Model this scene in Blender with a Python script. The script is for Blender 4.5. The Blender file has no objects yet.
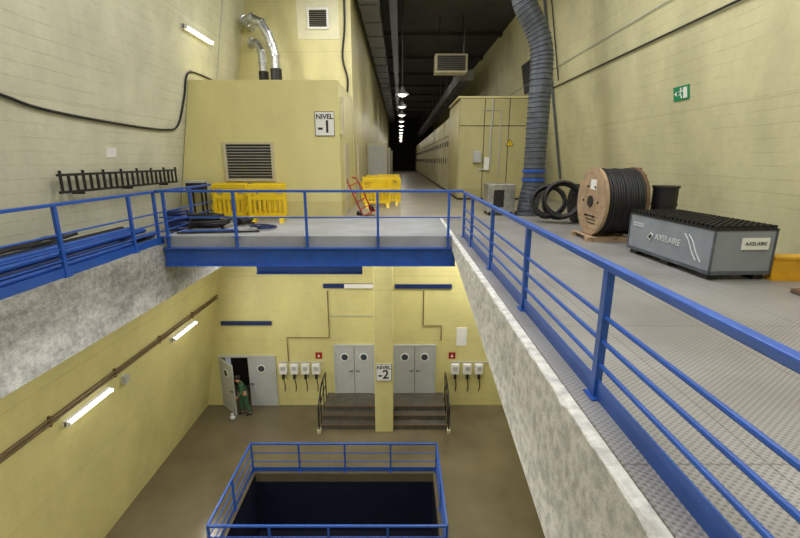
import bpy, bmesh, math, random
from mathutils import Vector, Matrix, Euler
random.seed(4)
C = bpy.context.scene.collection
ORG = {}

# ------------------------------------------------------------------ materials
def newmat(name):
    m = bpy.data.materials.new(name); m.use_nodes = True
    nt = m.node_tree; nt.nodes.clear()
    out = nt.nodes.new('ShaderNodeOutputMaterial'); b = nt.nodes.new('ShaderNodeBsdfPrincipled')
    nt.links.new(b.outputs[0], out.inputs[0])
    return m, nt, b
def srgb(c):
    f = lambda v: (v/12.92 if v <= .04045 else ((v+.055)/1.055)**2.4)
    return tuple(f(v/255) for v in c)+(1,)
def mat(name, c, rough=.5, metal=0, var=.12, scale=6, bump=0, emit=0, bscale=None, lo=.3, hi=.7, big=0):
    m, nt, b = newmat(name); N = nt.nodes.new; L = nt.links.new
    col = srgb(c)
    geo = N('ShaderNodeNewGeometry')
    nz = N('ShaderNodeTexNoise'); nz.inputs['Scale'].default_value = scale; nz.inputs['Detail'].default_value = 8
    L(geo.outputs['Position'], nz.inputs['Vector'])
    r = N('ShaderNodeValToRGB')
    r.color_ramp.elements[0].position = lo; r.color_ramp.elements[1].position = hi
    r.color_ramp.elements[0].color = tuple(v*(1-var) for v in col[:3])+(1,)
    r.color_ramp.elements[1].color = tuple(min(1, v*(1+var*.6)) for v in col[:3])+(1,)
    L(nz.outputs['Fac'], r.inputs['Fac']); last = r.outputs['Color']
    if big:
        mp = N('ShaderNodeMapping'); mp.inputs['Scale'].default_value = (.6, .6, 1.6); L(geo.outputs['Position'], mp.inputs['Vector'])
        n4 = N('ShaderNodeTexNoise'); n4.inputs['Scale'].default_value = 1.4; n4.inputs['Detail'].default_value = 9; n4.inputs['Roughness'].default_value = .7
        L(mp.outputs[0], n4.inputs['Vector'])
        r4 = N('ShaderNodeValToRGB'); r4.color_ramp.elements[0].position = .36; r4.color_ramp.elements[1].position = .6
        r4.color_ramp.elements[0].color = (1-big, 1-big, 1-big, 1); r4.color_ramp.elements[1].color = (1, 1, 1, 1)
        L(n4.outputs['Fac'], r4.inputs['Fac'])
        mm = N('ShaderNodeMixRGB'); mm.blend_type = 'MULTIPLY'; mm.inputs[0].default_value = 1; L(last, mm.inputs[1]); L(r4.outputs[0], mm.inputs[2]); last = mm.outputs[0]
    L(last, b.inputs['Base Color'])
    b.inputs['Roughness'].default_value = rough; b.inputs['Metallic'].default_value = metal
    if bump:
        n2 = N('ShaderNodeTexNoise'); n2.inputs['Scale'].default_value = bscale or scale*5; n2.inputs['Detail'].default_value = 8; n2.inputs['Roughness'].default_value = .7
        L(geo.outputs['Position'], n2.inputs['Vector'])
        bp = N('ShaderNodeBump'); bp.inputs['Strength'].default_value = bump; bp.inputs['Distance'].default_value = .03
        L(n2.outputs['Fac'], bp.inputs['Height']); L(bp.outputs[0], b.inputs['Normal'])
    if emit:
        b.inputs['Emission Color'].default_value = col; b.inputs['Emission Strength'].default_value = emit
    return m
def wallmat(name, c, board=.3, stain=.2, seam=2.6, line=.45):
    """painted board-marked concrete"""
    m, nt, b = newmat(name); N = nt.nodes.new; L = nt.links.new
    col = srgb(c)
    geo = N('ShaderNodeNewGeometry')
    mp = N('ShaderNodeMapping'); mp.inputs['Scale'].default_value = (.9, .9, .6); L(geo.outputs['Position'], mp.inputs['Vector'])
    nz = N('ShaderNodeTexNoise'); nz.inputs['Scale'].default_value = .8; nz.inputs['Detail'].default_value = 9; nz.inputs['Roughness'].default_value = .66
    L(mp.outputs[0], nz.inputs['Vector'])
    r = N('ShaderNodeValToRGB'); r.color_ramp.elements[0].position = .32; r.color_ramp.elements[1].position = .6
    r.color_ramp.elements[0].color = tuple(v*(1-stain) for v in col[:3])+(1,)
    r.color_ramp.elements[1].color = tuple(min(1, v*1.04) for v in col[:3])+(1,)
    L(nz.outputs['Fac'], r.inputs['Fac'])
    sep = N('ShaderNodeSeparateXYZ'); L(geo.outputs['Position'], sep.inputs[0])
    nw = N('ShaderNodeTexNoise'); nw.inputs['Scale'].default_value = .5; L(geo.outputs['Position'], nw.inputs['Vector'])
    wv = N('ShaderNodeMath'); wv.operation = 'MULTIPLY'; wv.inputs[1].default_value = .08; L(nw.outputs['Fac'], wv.inputs[0])
    zz = N('ShaderNodeMath'); zz.operation = 'ADD'; L(sep.outputs['Z'], zz.inputs[0]); L(wv.outputs[0], zz.inputs[1])
    def lines(period, width):
        a = N('ShaderNodeMath'); a.operation = 'DIVIDE'; a.inputs[1].default_value = period; L(zz.outputs[0], a.inputs[0])
        f = N('ShaderNodeMath'); f.operation = 'FRACT'; L(a.outputs[0], f.inputs[0])
        l = N('ShaderNodeMath'); l.operation = 'LESS_THAN'; l.inputs[1].default_value = width; L(f.outputs[0], l.inputs[0])
        return l
    l1 = lines(.22, .08); l2 = lines(seam, .01)
    n3 = N('ShaderNodeTexNoise'); n3.inputs['Scale'].default_value = 1.3; n3.inputs['Detail'].default_value = 4; L(geo.outputs['Position'], n3.inputs['Vector'])
    th = N('ShaderNodeValToRGB'); th.color_ramp.elements[0].position = .36; th.color_ramp.elements[1].position = .58; L(n3.outputs['Fac'], th.inputs['Fac'])
    lb = N('ShaderNodeMath'); lb.operation = 'MULTIPLY'; L(l1.outputs[0], lb.inputs[0]); L(th.outputs['Color'], lb.inputs[1])
    lc = N('ShaderNodeMath'); lc.operation = 'MULTIPLY'; lc.inputs[1].default_value = line; L(lb.outputs[0], lc.inputs[0])
    mx0 = N('ShaderNodeMixRGB'); mx0.blend_type = 'MULTIPLY'; mx0.inputs[2].default_value = (.72, .7, .66, 1)
    L(lc.outputs[0], mx0.inputs[0]); L(r.outputs['Color'], mx0.inputs[1])
    mx = N('ShaderNodeMixRGB'); mx.blend_type = 'MULTIPLY'; mx.inputs[2].default_value = (.78, .76, .7, 1)
    ml = N('ShaderNodeMath'); ml.operation = 'MULTIPLY'; ml.inputs[1].default_value = .6; L(l2.outputs[0], ml.inputs[0])
    L(ml.outputs[0], mx.inputs[0]); L(mx0.outputs[0], mx.inputs[1]); L(mx.outputs[0], b.inputs['Base Color'])
    n2 = N('ShaderNodeTexNoise'); n2.inputs['Scale'].default_value = 6; n2.inputs['Detail'].default_value = 6
    mp2 = N('ShaderNodeMapping'); mp2.inputs['Scale'].default_value = (1, 1, 1.8); L(geo.outputs['Position'], mp2.inputs['Vector']); L(mp2.outputs[0], n2.inputs['Vector'])
    nm = N('ShaderNodeMath'); nm.operation = 'MULTIPLY'; nm.inputs[1].default_value = .5; L(n2.outputs['Fac'], nm.inputs[0])
    su = N('ShaderNodeMath'); su.operation = 'SUBTRACT'; L(nm.outputs[0], su.inputs[0])
    m2 = N('ShaderNodeMath'); m2.operation = 'MULTIPLY'; m2.inputs[1].default_value = .3; L(lb.outputs[0], m2.inputs[0]); L(m2.outputs[0], su.inputs[1])
    bp = N('ShaderNodeBump'); bp.inputs['Strength'].default_value = board; bp.inputs['Distance'].default_value = .04
    L(su.outputs[0], bp.inputs['Height']); L(bp.outputs[0], b.inputs['Normal'])
    b.inputs['Roughness'].default_value = .5
    return m
def deckmat(name):
    m, nt, b = newmat(name); N = nt.nodes.new; L = nt.links.new
    geo = N('ShaderNodeNewGeometry'); sep = N('ShaderNodeSeparateXYZ'); L(geo.outputs['Position'], sep.inputs[0])
    def sn(o, k):
        a = N('ShaderNodeMath'); a.operation = 'MULTIPLY'; a.inputs[1].default_value = k; L(o, a.inputs[0])
        s = N('ShaderNodeMath'); s.operation = 'SINE'; L(a.outputs[0], s.inputs[0]); return s.outputs[0]
    pr = N('ShaderNodeMath'); pr.operation = 'MULTIPLY'; L(sn(sep.outputs['X'], 2*math.pi/.056), pr.inputs[0]); L(sn(sep.outputs['Y'], 2*math.pi/.04), pr.inputs[1])
    r = N('ShaderNodeValToRGB'); e = r.color_ramp.elements
    e[0].position = 0; e[1].position = .6
    e[0].color = srgb((172, 171, 170)); e[1].color = srgb((140, 139, 138)); L(pr.outputs[0], r.inputs['Fac'])
    br = N('ShaderNodeTexBrick'); br.inputs['Scale'].default_value = 1; br.inputs['Brick Width'].default_value = 1.0; br.inputs['Row Height'].default_value = 2.0
    br.inputs['Mortar Size'].default_value = .007; br.offset = 0
    br.inputs['Color1'].default_value = (1, 1, 1, 1); br.inputs['Color2'].default_value = (.92, .92, .92, 1); br.inputs['Mortar'].default_value = (.65, .65, .65, 1)
    L(geo.outputs['Position'], br.inputs['Vector'])
    nz = N('ShaderNodeTexNoise'); nz.inputs['Scale'].default_value = .9; nz.inputs['Detail'].default_value = 9; L(geo.outputs['Position'], nz.inputs['Vector'])
    r2 = N('ShaderNodeValToRGB'); r2.color_ramp.elements[0].position = .35; r2.color_ramp.elements[1].position = .65
    r2.color_ramp.elements[0].color = (.76, .74, .72, 1); r2.color_ramp.elements[1].color = (1, 1, 1, 1); L(nz.outputs['Fac'], r2.inputs['Fac'])
    m1 = N('ShaderNodeMixRGB'); m1.blend_type = 'MULTIPLY'; m1.inputs[0].default_value = 1; L(r.outputs[0], m1.inputs[1]); L(br.outputs['Color'], m1.inputs[2])
    m2 = N('ShaderNodeMixRGB'); m2.blend_type = 'MULTIPLY'; m2.inputs[0].default_value = 1; L(m1.outputs[0], m2.inputs[1]); L(r2.outputs[0], m2.inputs[2])
    L(m2.outputs[0], b.inputs['Base Color']); b.inputs['Roughness'].default_value = .42; b.inputs['Metallic'].default_value = .15
    bp = N('ShaderNodeBump'); bp.inputs['Strength'].default_value = .35; bp.inputs['Distance'].default_value = .006; bp.invert = True
    L(pr.outputs[0], bp.inputs['Height']); L(bp.outputs[0], b.inputs['Normal'])
    return m

M_wallU = wallmat('wall_paint_upper', (212, 210, 186), line=.55)
M_wallE = wallmat('wall_paint_end', (220, 212, 160), board=.12, line=.1)
M_wallR = wallmat('wall_paint_side', (218, 213, 170), line=.5)
M_wallL = wallmat('wall_paint_lower', (220, 211, 144), board=.2, line=.25, stain=.14)
M_box = wallmat('enclosure_paint', (224, 215, 152), board=.08, stain=.07, seam=50, line=0)
M_box2 = wallmat('enclosure_dull_paint', (188, 180, 130), board=.08, stain=.12, seam=50, line=0)
M_patch = mat('cream_patch', (230, 226, 196), .6, 0, .06, 3)
M_conc = mat('rough_concrete', (236, 235, 230), .9, 0, .22, 11, 1.0, bscale=15, lo=.36, hi=.58, big=.14)
M_conc2 = mat('stained_concrete', (192, 191, 188), .85, 0, .2, 12, .9, bscale=16, lo=.38, hi=.6, big=.5)
M_slab = mat('slab_top', (164, 166, 170), .6, 0, .2, 1.3, .2)
M_floor2 = mat('lower_floor', (112, 102, 78), .18, 0, .25, .7, .03)
M_step = mat('step_concrete', (88, 82, 72), .7, 0, .3, 3, .1)
M_corr = mat('corridor_floor', (158, 151, 134), .45, 0, .2, .9, .1)
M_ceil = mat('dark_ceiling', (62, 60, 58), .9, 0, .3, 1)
M_deck = deckmat('tread_steel_deck')
M_blue = mat('blue_paint', (42, 90, 182), .35, 0, .14, 5)
M_blueD = mat('blue_paint_dark', (26, 46, 98), .4, 0, .2, 5)
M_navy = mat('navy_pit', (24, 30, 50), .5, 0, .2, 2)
M_black = mat('black_rubber', (26, 26, 28), .5, 0, .25, 8)
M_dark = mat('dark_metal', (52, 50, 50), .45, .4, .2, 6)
M_brown = mat('brown_conduit', (112, 92, 62), .5, 0, .2, 6)
M_steel = mat('galvanised_steel', (200, 202, 204), .32, .9, .25, 9)
M_duct = mat('grey_duct', (98, 104, 114), .45, .3, .3, 5)
M_tray = mat('ceiling_duct_metal', (112, 112, 110), .5, .3, .15, 7)
M_grey = mat('grey_door_paint', (188, 191, 190), .45, 0, .08, 3)
M_seam = mat('dark_seam', (70, 68, 62), .6, 0, .1, 3)
M_crate = mat('grey_crate_paint', (140, 147, 155), .45, 0, .12, 3)
M_print = mat('faded_print', (206, 210, 212), .5, 0, .1, 20)
M_white = mat('white_paint', (238, 238, 234), .5, 0, .04, 4)
M_yel = mat('yellow_plastic', (242, 206, 34), .4, 0, .08, 4)
M_yelb = mat('yellow_beam_paint', (214, 160, 30), .5, 0, .15, 5)
M_red = mat('red_paint', (160, 26, 28), .45, 0, .1, 5)
M_green = mat('sign_green', (20, 140, 90), .5, 0, .04, 4)
M_wood = mat('plywood', (176, 150, 120), .75, 0, .25, 5, .3)
M_wood2 = mat('old_wood', (112, 88, 66), .8, 0, .3, 8, .3)
M_glass = mat('porthole_glass', (70, 78, 84), .15, 0, .1, 4)
M_lamp = mat('lamp_tube', (255, 252, 240), .4, 0, 0, 4, emit=6)
M_bulb = mat('lamp_bulb', (255, 250, 235), .4, 0, 0, 4, emit=2.2)
M_skin = mat('skin', (196, 148, 118), .6, 0, .06, 20)
M_cover = mat('green_overall', (58, 98, 68), .8, 0, .2, 12)
M_hair = mat('dark_hair', (38, 30, 26), .8, 0, .2, 30)
M_orange = mat('brown_nosing', (112, 84, 52), .6, 0, .2, 8)
M_cardb = mat('beige_panel', (204, 196, 166), .6, 0, .1, 4)

# ------------------------------------------------------------------ builder
class B:
    def __init__(s): s.bm = bmesh.new()
    def box(s, c, d, M=None, rz=0):
        vs = []
        R = Matrix.Rotation(rz, 3, 'Z')
        for x in (-.5, .5):
            for y in (-.5, .5):
                for z in (-.5, .5):
                    p = R @ Vector((x*d[0], y*d[1], z*d[2])) + Vector(c)
                    if M is not None: p = M @ p
                    vs.append(s.bm.verts.new(p))
        for f in ((0,1,3,2),(4,6,7,5),(0,4,5,1),(2,3,7,6),(0,2,6,4),(1,5,7,3)):
            s.bm.faces.new([vs[i] for i in f])
        return s
    def bb(s, x0, x1, y0, y1, z0, z1, M=None):
        return s.box(((x0+x1)/2, (y0+y1)/2, (z0+z1)/2), (x1-x0, y1-y0, z1-z0), M)
    def hexa(s, p):
        v = [s.bm.verts.new(Vector(q)) for q in p]
        for f in ((3,2,1,0),(4,5,6,7),(0,1,5,4),(1,2,6,5),(2,3,7,6),(3,0,4,7)):
            s.bm.faces.new([v[i] for i in f])
        return s
    def prism(s, pts, vec):
        a = [s.bm.verts.new(Vector(p)) for p in pts]; b = [s.bm.verts.new(Vector(p)+Vector(vec)) for p in pts]
        s.bm.faces.new(a); s.bm.faces.new(b[::-1]); n = len(a)
        for i in range(n): s.bm.faces.new([a[i], b[i], b[(i+1) % n], a[(i+1) % n]])
        return s
    def cyl(s, p0, p1, r, r2=None, seg=16, M=None):
        p0 = Vector(p0); p1 = Vector(p1)
        if M is not None: p0 = M @ p0; p1 = M @ p1
        r2 = r if r2 is None else r2
        return s.tube([p0, p1], [r, r2], seg)
    def tube(s, path, r, seg=12, closed=False):
        path = [Vector(p) for p in path]; n = len(path)
        rs = r if isinstance(r, (list, tuple)) else [r]*n
        rings = []; prev = None
        for i, p in enumerate(path):
            if closed: t = path[(i+1) % n]-path[i-1]
            else: t = path[min(i+1, n-1)]-path[max(i-1, 0)]
            t.normalize()
            if prev is None:
                a = Vector((0, 0, 1)) if abs(t.z) < .9 else Vector((1, 0, 0))
            else: a = prev
            u = (a - t*a.dot(t)).normalized(); w = t.cross(u); prev = u
            rings.append([s.bm.verts.new(p+(u*math.cos(2*math.pi*k/seg)+w*math.sin(2*math.pi*k/seg))*rs[i]) for k in range(seg)])
        m = n if closed else n-1
        for i in range(m):
            A = rings[i]; Bq = rings[(i+1) % n]
            for k in range(seg):
                s.bm.faces.new([A[k], A[(k+1) % seg], Bq[(k+1) % seg], Bq[k]])
        if not closed:
            s.bm.faces.new(rings[0][::-1]); s.bm.faces.new(rings[-1])
        return s
    def sphere(s, c, r, sc=(1, 1, 1), seg=16):
        M = Matrix.Translation(Vector(c)) @ Matrix.Diagonal((r*sc[0], r*sc[1], r*sc[2], 1))
        bmesh.ops.create_uvsphere(s.bm, u_segments=seg, v_segments=max(6, seg//2), radius=1, matrix=M); return s
    def obj(s, name, m, parent=None, label=None, cat=None, kind=None, group=None, smooth=False, bevel=0, X=None):
        bm = s.bm
        if X is not None: bmesh.ops.transform(bm, matrix=X, verts=bm.verts)
        bmesh.ops.recalc_face_normals(bm, faces=bm.faces)
        xs = [v.co.x for v in bm.verts]; ys = [v.co.y for v in bm.verts]; zs = [v.co.z for v in bm.verts]
        o = Vector(((min(xs)+max(xs))/2, (min(ys)+max(ys))/2, min(zs)))
        for v in bm.verts: v.co -= o
        me = bpy.data.meshes.new(name); bm.to_mesh(me); bm.free()
        ob = bpy.data.objects.new(name, me); C.objects.link(ob); me.materials.append(m)
        if smooth:
            for p in me.polygons: p.use_smooth = True
            me.set_sharp_from_angle(angle=math.radians(40))
        if bevel:
            md = ob.modifiers.new('bevel', 'BEVEL'); md.width = bevel; md.segments = 2; md.limit_method = 'ANGLE'
        ORG[ob] = o
        put(ob, parent, o); meta(ob, label, cat, kind, group)
        return ob
def put(ob, parent, o):
    if parent: ob.parent = parent; ob.location = o-ORG[parent]
    else: ob.location = o
def meta(ob, label, cat, kind, group):
    if label: ob['label'] = label
    if cat: ob['category'] = cat
    if kind: ob['kind'] = kind
    if group: ob['group'] = group
def thing(name, loc, label, cat, group=None):
    e = bpy.data.objects.new(name, None); e.empty_display_size = .1; C.objects.link(e)
    e.location = loc; ORG[e] = Vector(loc); meta(e, label, cat, None, group); return e
def copy_thing(o, loc=None, rz=None, parent=None, label=None):
    c = o.copy(); C.objects.link(c)
    if parent: c.parent = parent
    if loc is not None: c.location = loc
    if rz is not None: c.rotation_euler = (0, 0, rz)
    if label: c['label'] = label
    for ch in o.children: copy_thing(ch, parent=c)
    return c
def text(s, size, loc, rot, m, parent, name='lettering', bold=0.0, ext=.002, align='CENTER', X=None):
    cu = bpy.data.curves.new(name, 'FONT'); cu.body = s; cu.size = size; cu.align_x = align; cu.align_y = 'CENTER'
    cu.extrude = ext; cu.offset = bold; cu.resolution_u = 3
    t = bpy.data.objects.new(name, cu); C.objects.link(t)
    bpy.context.view_layer.update()
    me = bpy.data.meshes.new_from_object(t.evaluated_get(bpy.context.evaluated_depsgraph_get()))
    bpy.data.objects.remove(t)
    R = X.to_3x3().to_4x4() if X is not None else Matrix.Identity(4)
    me.transform(R @ Euler(rot).to_matrix().to_4x4()); me.materials.clear(); me.materials.append(m)
    ob = bpy.data.objects.new(name, me); C.objects.link(ob)
    L = Vector(loc) if X is None else X @ Vector(loc)
    ORG[ob] = L; put(ob, parent, L); return ob
def smoothpath(pts, n=8):
    pts = [Vector(p) for p in pts]; P = [pts[0]]+pts+[pts[-1]]; out = []
    for i in range(1, len(P)-2):
        for k in range(n):
            t = k/n; a, b, c, d = P[i-1:i+3]
            out.append(.5*((2*b)+(c-a)*t+(2*a-5*b+4*c-d)*t*t+(3*b-a-3*c+d)*t**3))
    out.append(pts[-1]); return out

CAMZ = 1.6
ZC = 7.6
ZF = -8.06
def xl(z): return -6.35+.18*z
def xr(z): return 6.35-.18*z
def onL(y, z, off=0):
    n = Vector((1, 0, -.18)).normalized(); u = Vector((.18, 0, 1)).normalized()
    o = Vector((xl(z), y, z))+n*off
    return Matrix(((n.x, 0, u.x, o.x), (n.y, 1, u.y, o.y), (n.z, 0, u.z, o.z), (0, 0, 0, 1)))
def onR(y, z, off=0):
    n = Vector((-1, 0, -.18)).normalized(); u = Vector((-.18, 0, 1)).normalized()
    o = Vector((xr(z), y, z))+n*off
    return Matrix(((n.x, 0, u.x, o.x), (n.y, -1, u.y, o.y), (n.z, 0, u.z, o.z), (0, 0, 0, 1)))

# ------------------------------------------------------------------ structure
YE = 72
def batter(sgn, y0, y1, z0, z1, m, name):
    f = xl if sgn < 0 else xr; t = .5*sgn
    b = B(); b.hexa([(f(z0), y0, z0), (f(z0)+t, y0, z0), (f(z0)+t, y1, z0), (f(z0), y1, z0),
                     (f(z1), y0, z1), (f(z1)+t, y0, z1), (f(z1)+t, y1, z1), (f(z1), y1, z1)])
    return b.obj(name, m, kind='structure')
batter(-1, -4, 16.5, -.15, ZC, M_wallU, 'wall_left')
batter(-1, -4, 16.5, ZF, -.15, M_wallL, 'wall_left_lower')
batter(1, -4, YE, 0, ZC, M_wallR, 'wall_right')
batter(1, -4, 16.5, ZF, 0, M_wallL, 'wall_right_lower')
b = B(); b.prism([(xl(0), 16, 0), (-1.65, 16, 0), (-1.65, 16, ZC), (xl(ZC), 16, ZC)], (0, .4, 0)); b.obj('wall_back', M_wallE, kind='structure')
B().bb(-3.45, -2.05, 15.985, 15.999, 5.55, 7.2).obj('trim_1', M_patch, kind='structure')
B().bb(-2.05, -1.65, 16.4, YE, 0, ZC).obj('wall_corridor', M_wallE, kind='structure')
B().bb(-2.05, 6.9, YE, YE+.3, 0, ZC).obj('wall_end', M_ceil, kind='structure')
YB = 15.6
dx0, dx1, dz1 = -7.08, -6.03, ZF+2.18
b = B(); b.bb(-8.3, dx0, YB, YB+.4, ZF, -.6).bb(dx1, 8.3, YB, YB+.4, ZF, -.6).bb(dx0, dx1, YB, YB+.4, dz1, -.6)
b.obj('wall_back_lower', M_wallL, kind='structure')
B().bb(dx0-.3, dx1+.3, YB+1.6, YB+1.7, ZF, dz1+.2).obj('passage_shade_panel', M_dark, kind='structure')  # dark panel behind the doorway, its darkness put into the colour
B().bb(-8.3, 8.3, -4.4, -4, ZF, ZC).obj('wall_front', M_wallL, kind='structure')
B().bb(-6.9, 7, -4, YE, ZC, ZC+.3).obj('ceiling', M_ceil, kind='structure')
for i in range(9): B().bb(-1.64, xr(ZC)-.02, 18.0+i*5, 18.35+i*5, ZC-.15, ZC).obj('trim_%d' % (i+2), M_ceil, kind='structure')
px0, px1, py0, py1 = -4.6, 1.05, 8.75, 11.65
b = B(); b.bb(-8.2, px0, -4, YB+1.7, ZF-.3, ZF).bb(px1, 8.2, -4, YB, ZF-.3, ZF).bb(px0, px1, -4, py0, ZF-.3, ZF).bb(px0, px1, py1, YB, ZF-.3, ZF)
b.obj('floor', M_floor2, kind='structure')
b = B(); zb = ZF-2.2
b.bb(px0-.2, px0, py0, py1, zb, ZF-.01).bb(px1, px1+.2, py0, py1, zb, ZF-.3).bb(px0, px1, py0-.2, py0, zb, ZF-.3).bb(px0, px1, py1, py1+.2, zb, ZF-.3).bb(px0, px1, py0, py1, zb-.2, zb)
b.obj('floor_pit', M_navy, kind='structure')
XE = 1.12
B().bb(1.21, 6.34, -4, 12.4, -.04, 0).obj('floor_deck', M_deck, kind='structure')
B().bb(-6.34, 6.34, 12.4, YE, -.6, 0).obj('floor_corridor', M_corr, kind='structure')
B().bb(-5.12, XE, 9.2, 12.4, -.24, 0).obj('floor_bridge', M_slab, kind='structure')
B().bb(-5.12, XE, -4, -.4, -.3, 0).obj('floor_near', M_slab, kind='structure')
zbt = lambda y: -.3-.149*(8.9-y)
# edge beam with an irregular chipped arris
b = B(); zt = -.014; n = 150; ys = [-3.98+(12.4+3.98)*i/n for i in range(n+1)]
prev = None
for i, y in enumerate(ys):
    chip = random.uniform(0, .012)+(random.uniform(.01, .035) if random.random() < .18 else 0)
    zb_ = zbt(y) if y < 8.9 else -.3
    ring = [b.bm.verts.new(p) for p in ((XE, y, zb_), (1.9, y, zb_), (1.9, y, -.05), (1.208, y, -.05), (1.208, y, zt), (XE+chip+.004, y, zt), (XE, y, zt-chip-.004))]
    if prev:
        for k in range(7): b.bm.faces.new([prev[k], prev[(k+1) % 7], ring[(k+1) % 7], ring[k]])
    else: b.bm.faces.new(ring)
    prev = ring
b.bm.faces.new(prev[::-1])
b.obj('concrete_edge_beam', M_conc, label='rough pale concrete edge beam carrying the steel walkway', cat='concrete beam')
b = B(); b.prism([(-5.12, -3.98, -.16), (-5.12, -3.98, -1.37), (xl(-1.37)+.01, -3.98, -1.37), (xl(-.16)+.01, -3.98, -.16)], (0, 16.38, 0))
b.obj('concrete_ledge', M_conc2, label='stained grey concrete ledge along the yellow wall', cat='concrete beam')
b = B(); b.bb(-5.1, 1.2, 9.12, 9.18, -.62, -.26).bb(-5.1, 1.2, 9.06, 9.24, -.64, -.62).bb(-5.1, 1.2, 9.06, 9.2, -.26, -.24)
b.obj('bridge_beam', M_blue, label='blue painted steel channel beam under bridge slab', cat='steel beam')
b = B(); b.bb(-3.3, -.87, 9.6, 9.66, -.92, -.24).bb(-3.3, -.87, 9.52, 9.74, -.94, -.92)
b.obj('bridge_beam', M_blue, label='short blue steel beam fixed beneath the bridge', cat='steel beam')
b = B(); b.bb(-.9, -.25, 13.8, 14.4, ZF, -.6)
b.obj('concrete_column', M_wallL, label='square yellow painted concrete column rising to the bridge', cat='column', bevel=.02)

# ------------------------------------------------------------------ railings
def railing(label, runs, zb, zt, mids, posts, kick=True, m=M_blue, postdown=.0, group=None, midr=.016):
    p0 = runs[0][0]
    e = thing('railing', (p0[0], p0[1], zb), label, 'railing', group)
    for (a, c) in runs:
        dx, dy = c[0]-a[0], c[1]-a[1]; L = math.hypot(dx, dy)
        ang = math.atan2(dy, dx); cx, cy = (a[0]+c[0])/2, (a[1]+c[1])/2
        B().box((cx, cy, zt), (L+.05, .06, .05), rz=ang) .obj('top_rail', m, e, bevel=.008)
        for z in mids:
            B().cyl((a[0], a[1], z), (c[0], c[1], z), midr, seg=8).obj('middle_rail', m, e, smooth=True)
        if kick: B().box((cx, cy, zb+.07), (L+.02, .012, .14), rz=ang).obj('kick_plate', m, e)
    for (x, y) in posts:
        b = B(); b.bb(x-.025, x+.025, y-.03, y+.03, zb-postdown, zt-.02)
        b.bb(x-.05, x+.05, y-.07, y+.07, zb-.005, zb+.012)
        b.obj('post', m, e)
    return e
rx = 1.36
railing('blue steel railing along edge of the grey walkway', [((rx, -3.9), (rx, 9.2))], 0, .93, [.25, .42, .59], [(rx, -2.7), (rx, -.9), (rx, .9), (rx, 2.7), (rx, 4.5), (rx, 6.3), (rx, 8.1), (rx, 9.12)])
lx = -5.17
railing('blue steel railing on the concrete ledge', [((lx, -3.9), (lx, 12.2))], -.15, .95, [.1, .28, .5], [(lx, 1.04), (lx, 2.84), (lx, 4.64), (lx, 6.44), (lx, 8.24), (lx, 9.1), (lx, 10.7), (lx, 12.15)])
bx = [-4.97, -3.5, -1.99, -.47, 1.03]
railing('blue steel railing across front of the bridge', [((-5.1, 9.1), (1.3, 9.1))], 0, .97, [.42], [(x, 9.1) for x in bx], kick=False, postdown=.22)
railing('blue steel railing around the dark floor pit',
        [((px0-.1, py1+.12), (px1+.1, py1+.12)), ((px1+.1, py1+.12), (px1+.1, py0-.12)), ((px1+.1, py0-.12), (px0-.1, py0-.12)), ((px0-.1, py0-.12), (px0-.1, py1+.12))],
        ZF, ZF+1.0, [ZF+.35, ZF+.67], [(px0-.1, py1+.12), (-3.2, py1+.12), (-1.75, py1+.12), (-.3, py1+.12), (px1+.1, py1+.12), (px1+.1, 10.2), (px0-.1, 10.2), (px1+.1, py0-.12), (px0-.1, py0-.12), (-3.2, py0-.12), (-1.75, py0-.12), (-.3, py0-.12)])

# ------------------------------------------------------------------ equipment enclosure
ZT = 3.68
e = thing('equipment_enclosure', (-3.8, 12.4, 0), 'large yellow painted block enclosure with louvred vent', 'enclosure')
b = B(); b.hexa([(-6.33, 12.4, 0), (-1.67, 12.4, 0), (-1.67, 15.98, 0), (-6.33, 15.98, 0), (xl(ZT)+.02, 12.4, ZT), (-1.67, 12.4, ZT), (-1.67, 15.98, ZT), (xl(ZT)+.02, 15.98, ZT)])
b.obj('body', M_box, e)
b = B()
for i in range(12):
    z = 1.09+i*.078
    b.hexa([(-4.82, 12.39, z), (-3.58, 12.39, z), (-3.58, 12.36, z-.01), (-4.82, 12.36, z-.01), (-4.82, 12.39, z+.012), (-3.58, 12.39, z+.012), (-3.58, 12.34, z+.02), (-4.82, 12.34, z+.02)])
b.obj('louvre_slats', M_grey, e, label='grey metal louvre slats')
b = B(); b.bb(-4.9, -4.82, 12.33, 12.4, 1.02, 2.08).bb(-3.58, -3.5, 12.33, 12.4, 1.02, 2.08).bb(-4.82, -3.58, 12.33, 12.4, 2.02, 2.08).bb(-4.82, -3.58, 12.33, 12.4, 1.02, 1.08)
b.obj('vent_frame', M_cardb, e)
B().bb(-4.82, -3.58, 12.385, 12.4, 1.08, 2.02).obj('vent_back', M_dark, e)
b = B(); b.bb(-1.67, -1.63, 13.3, 14.3, 0.02, 2.1); b.obj('door', M_cardb, e)
B().bb(-1.67, -1.6, 12.7, 12.95, 2.3, 3.3).obj('junction_box', M_cardb, e)

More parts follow.
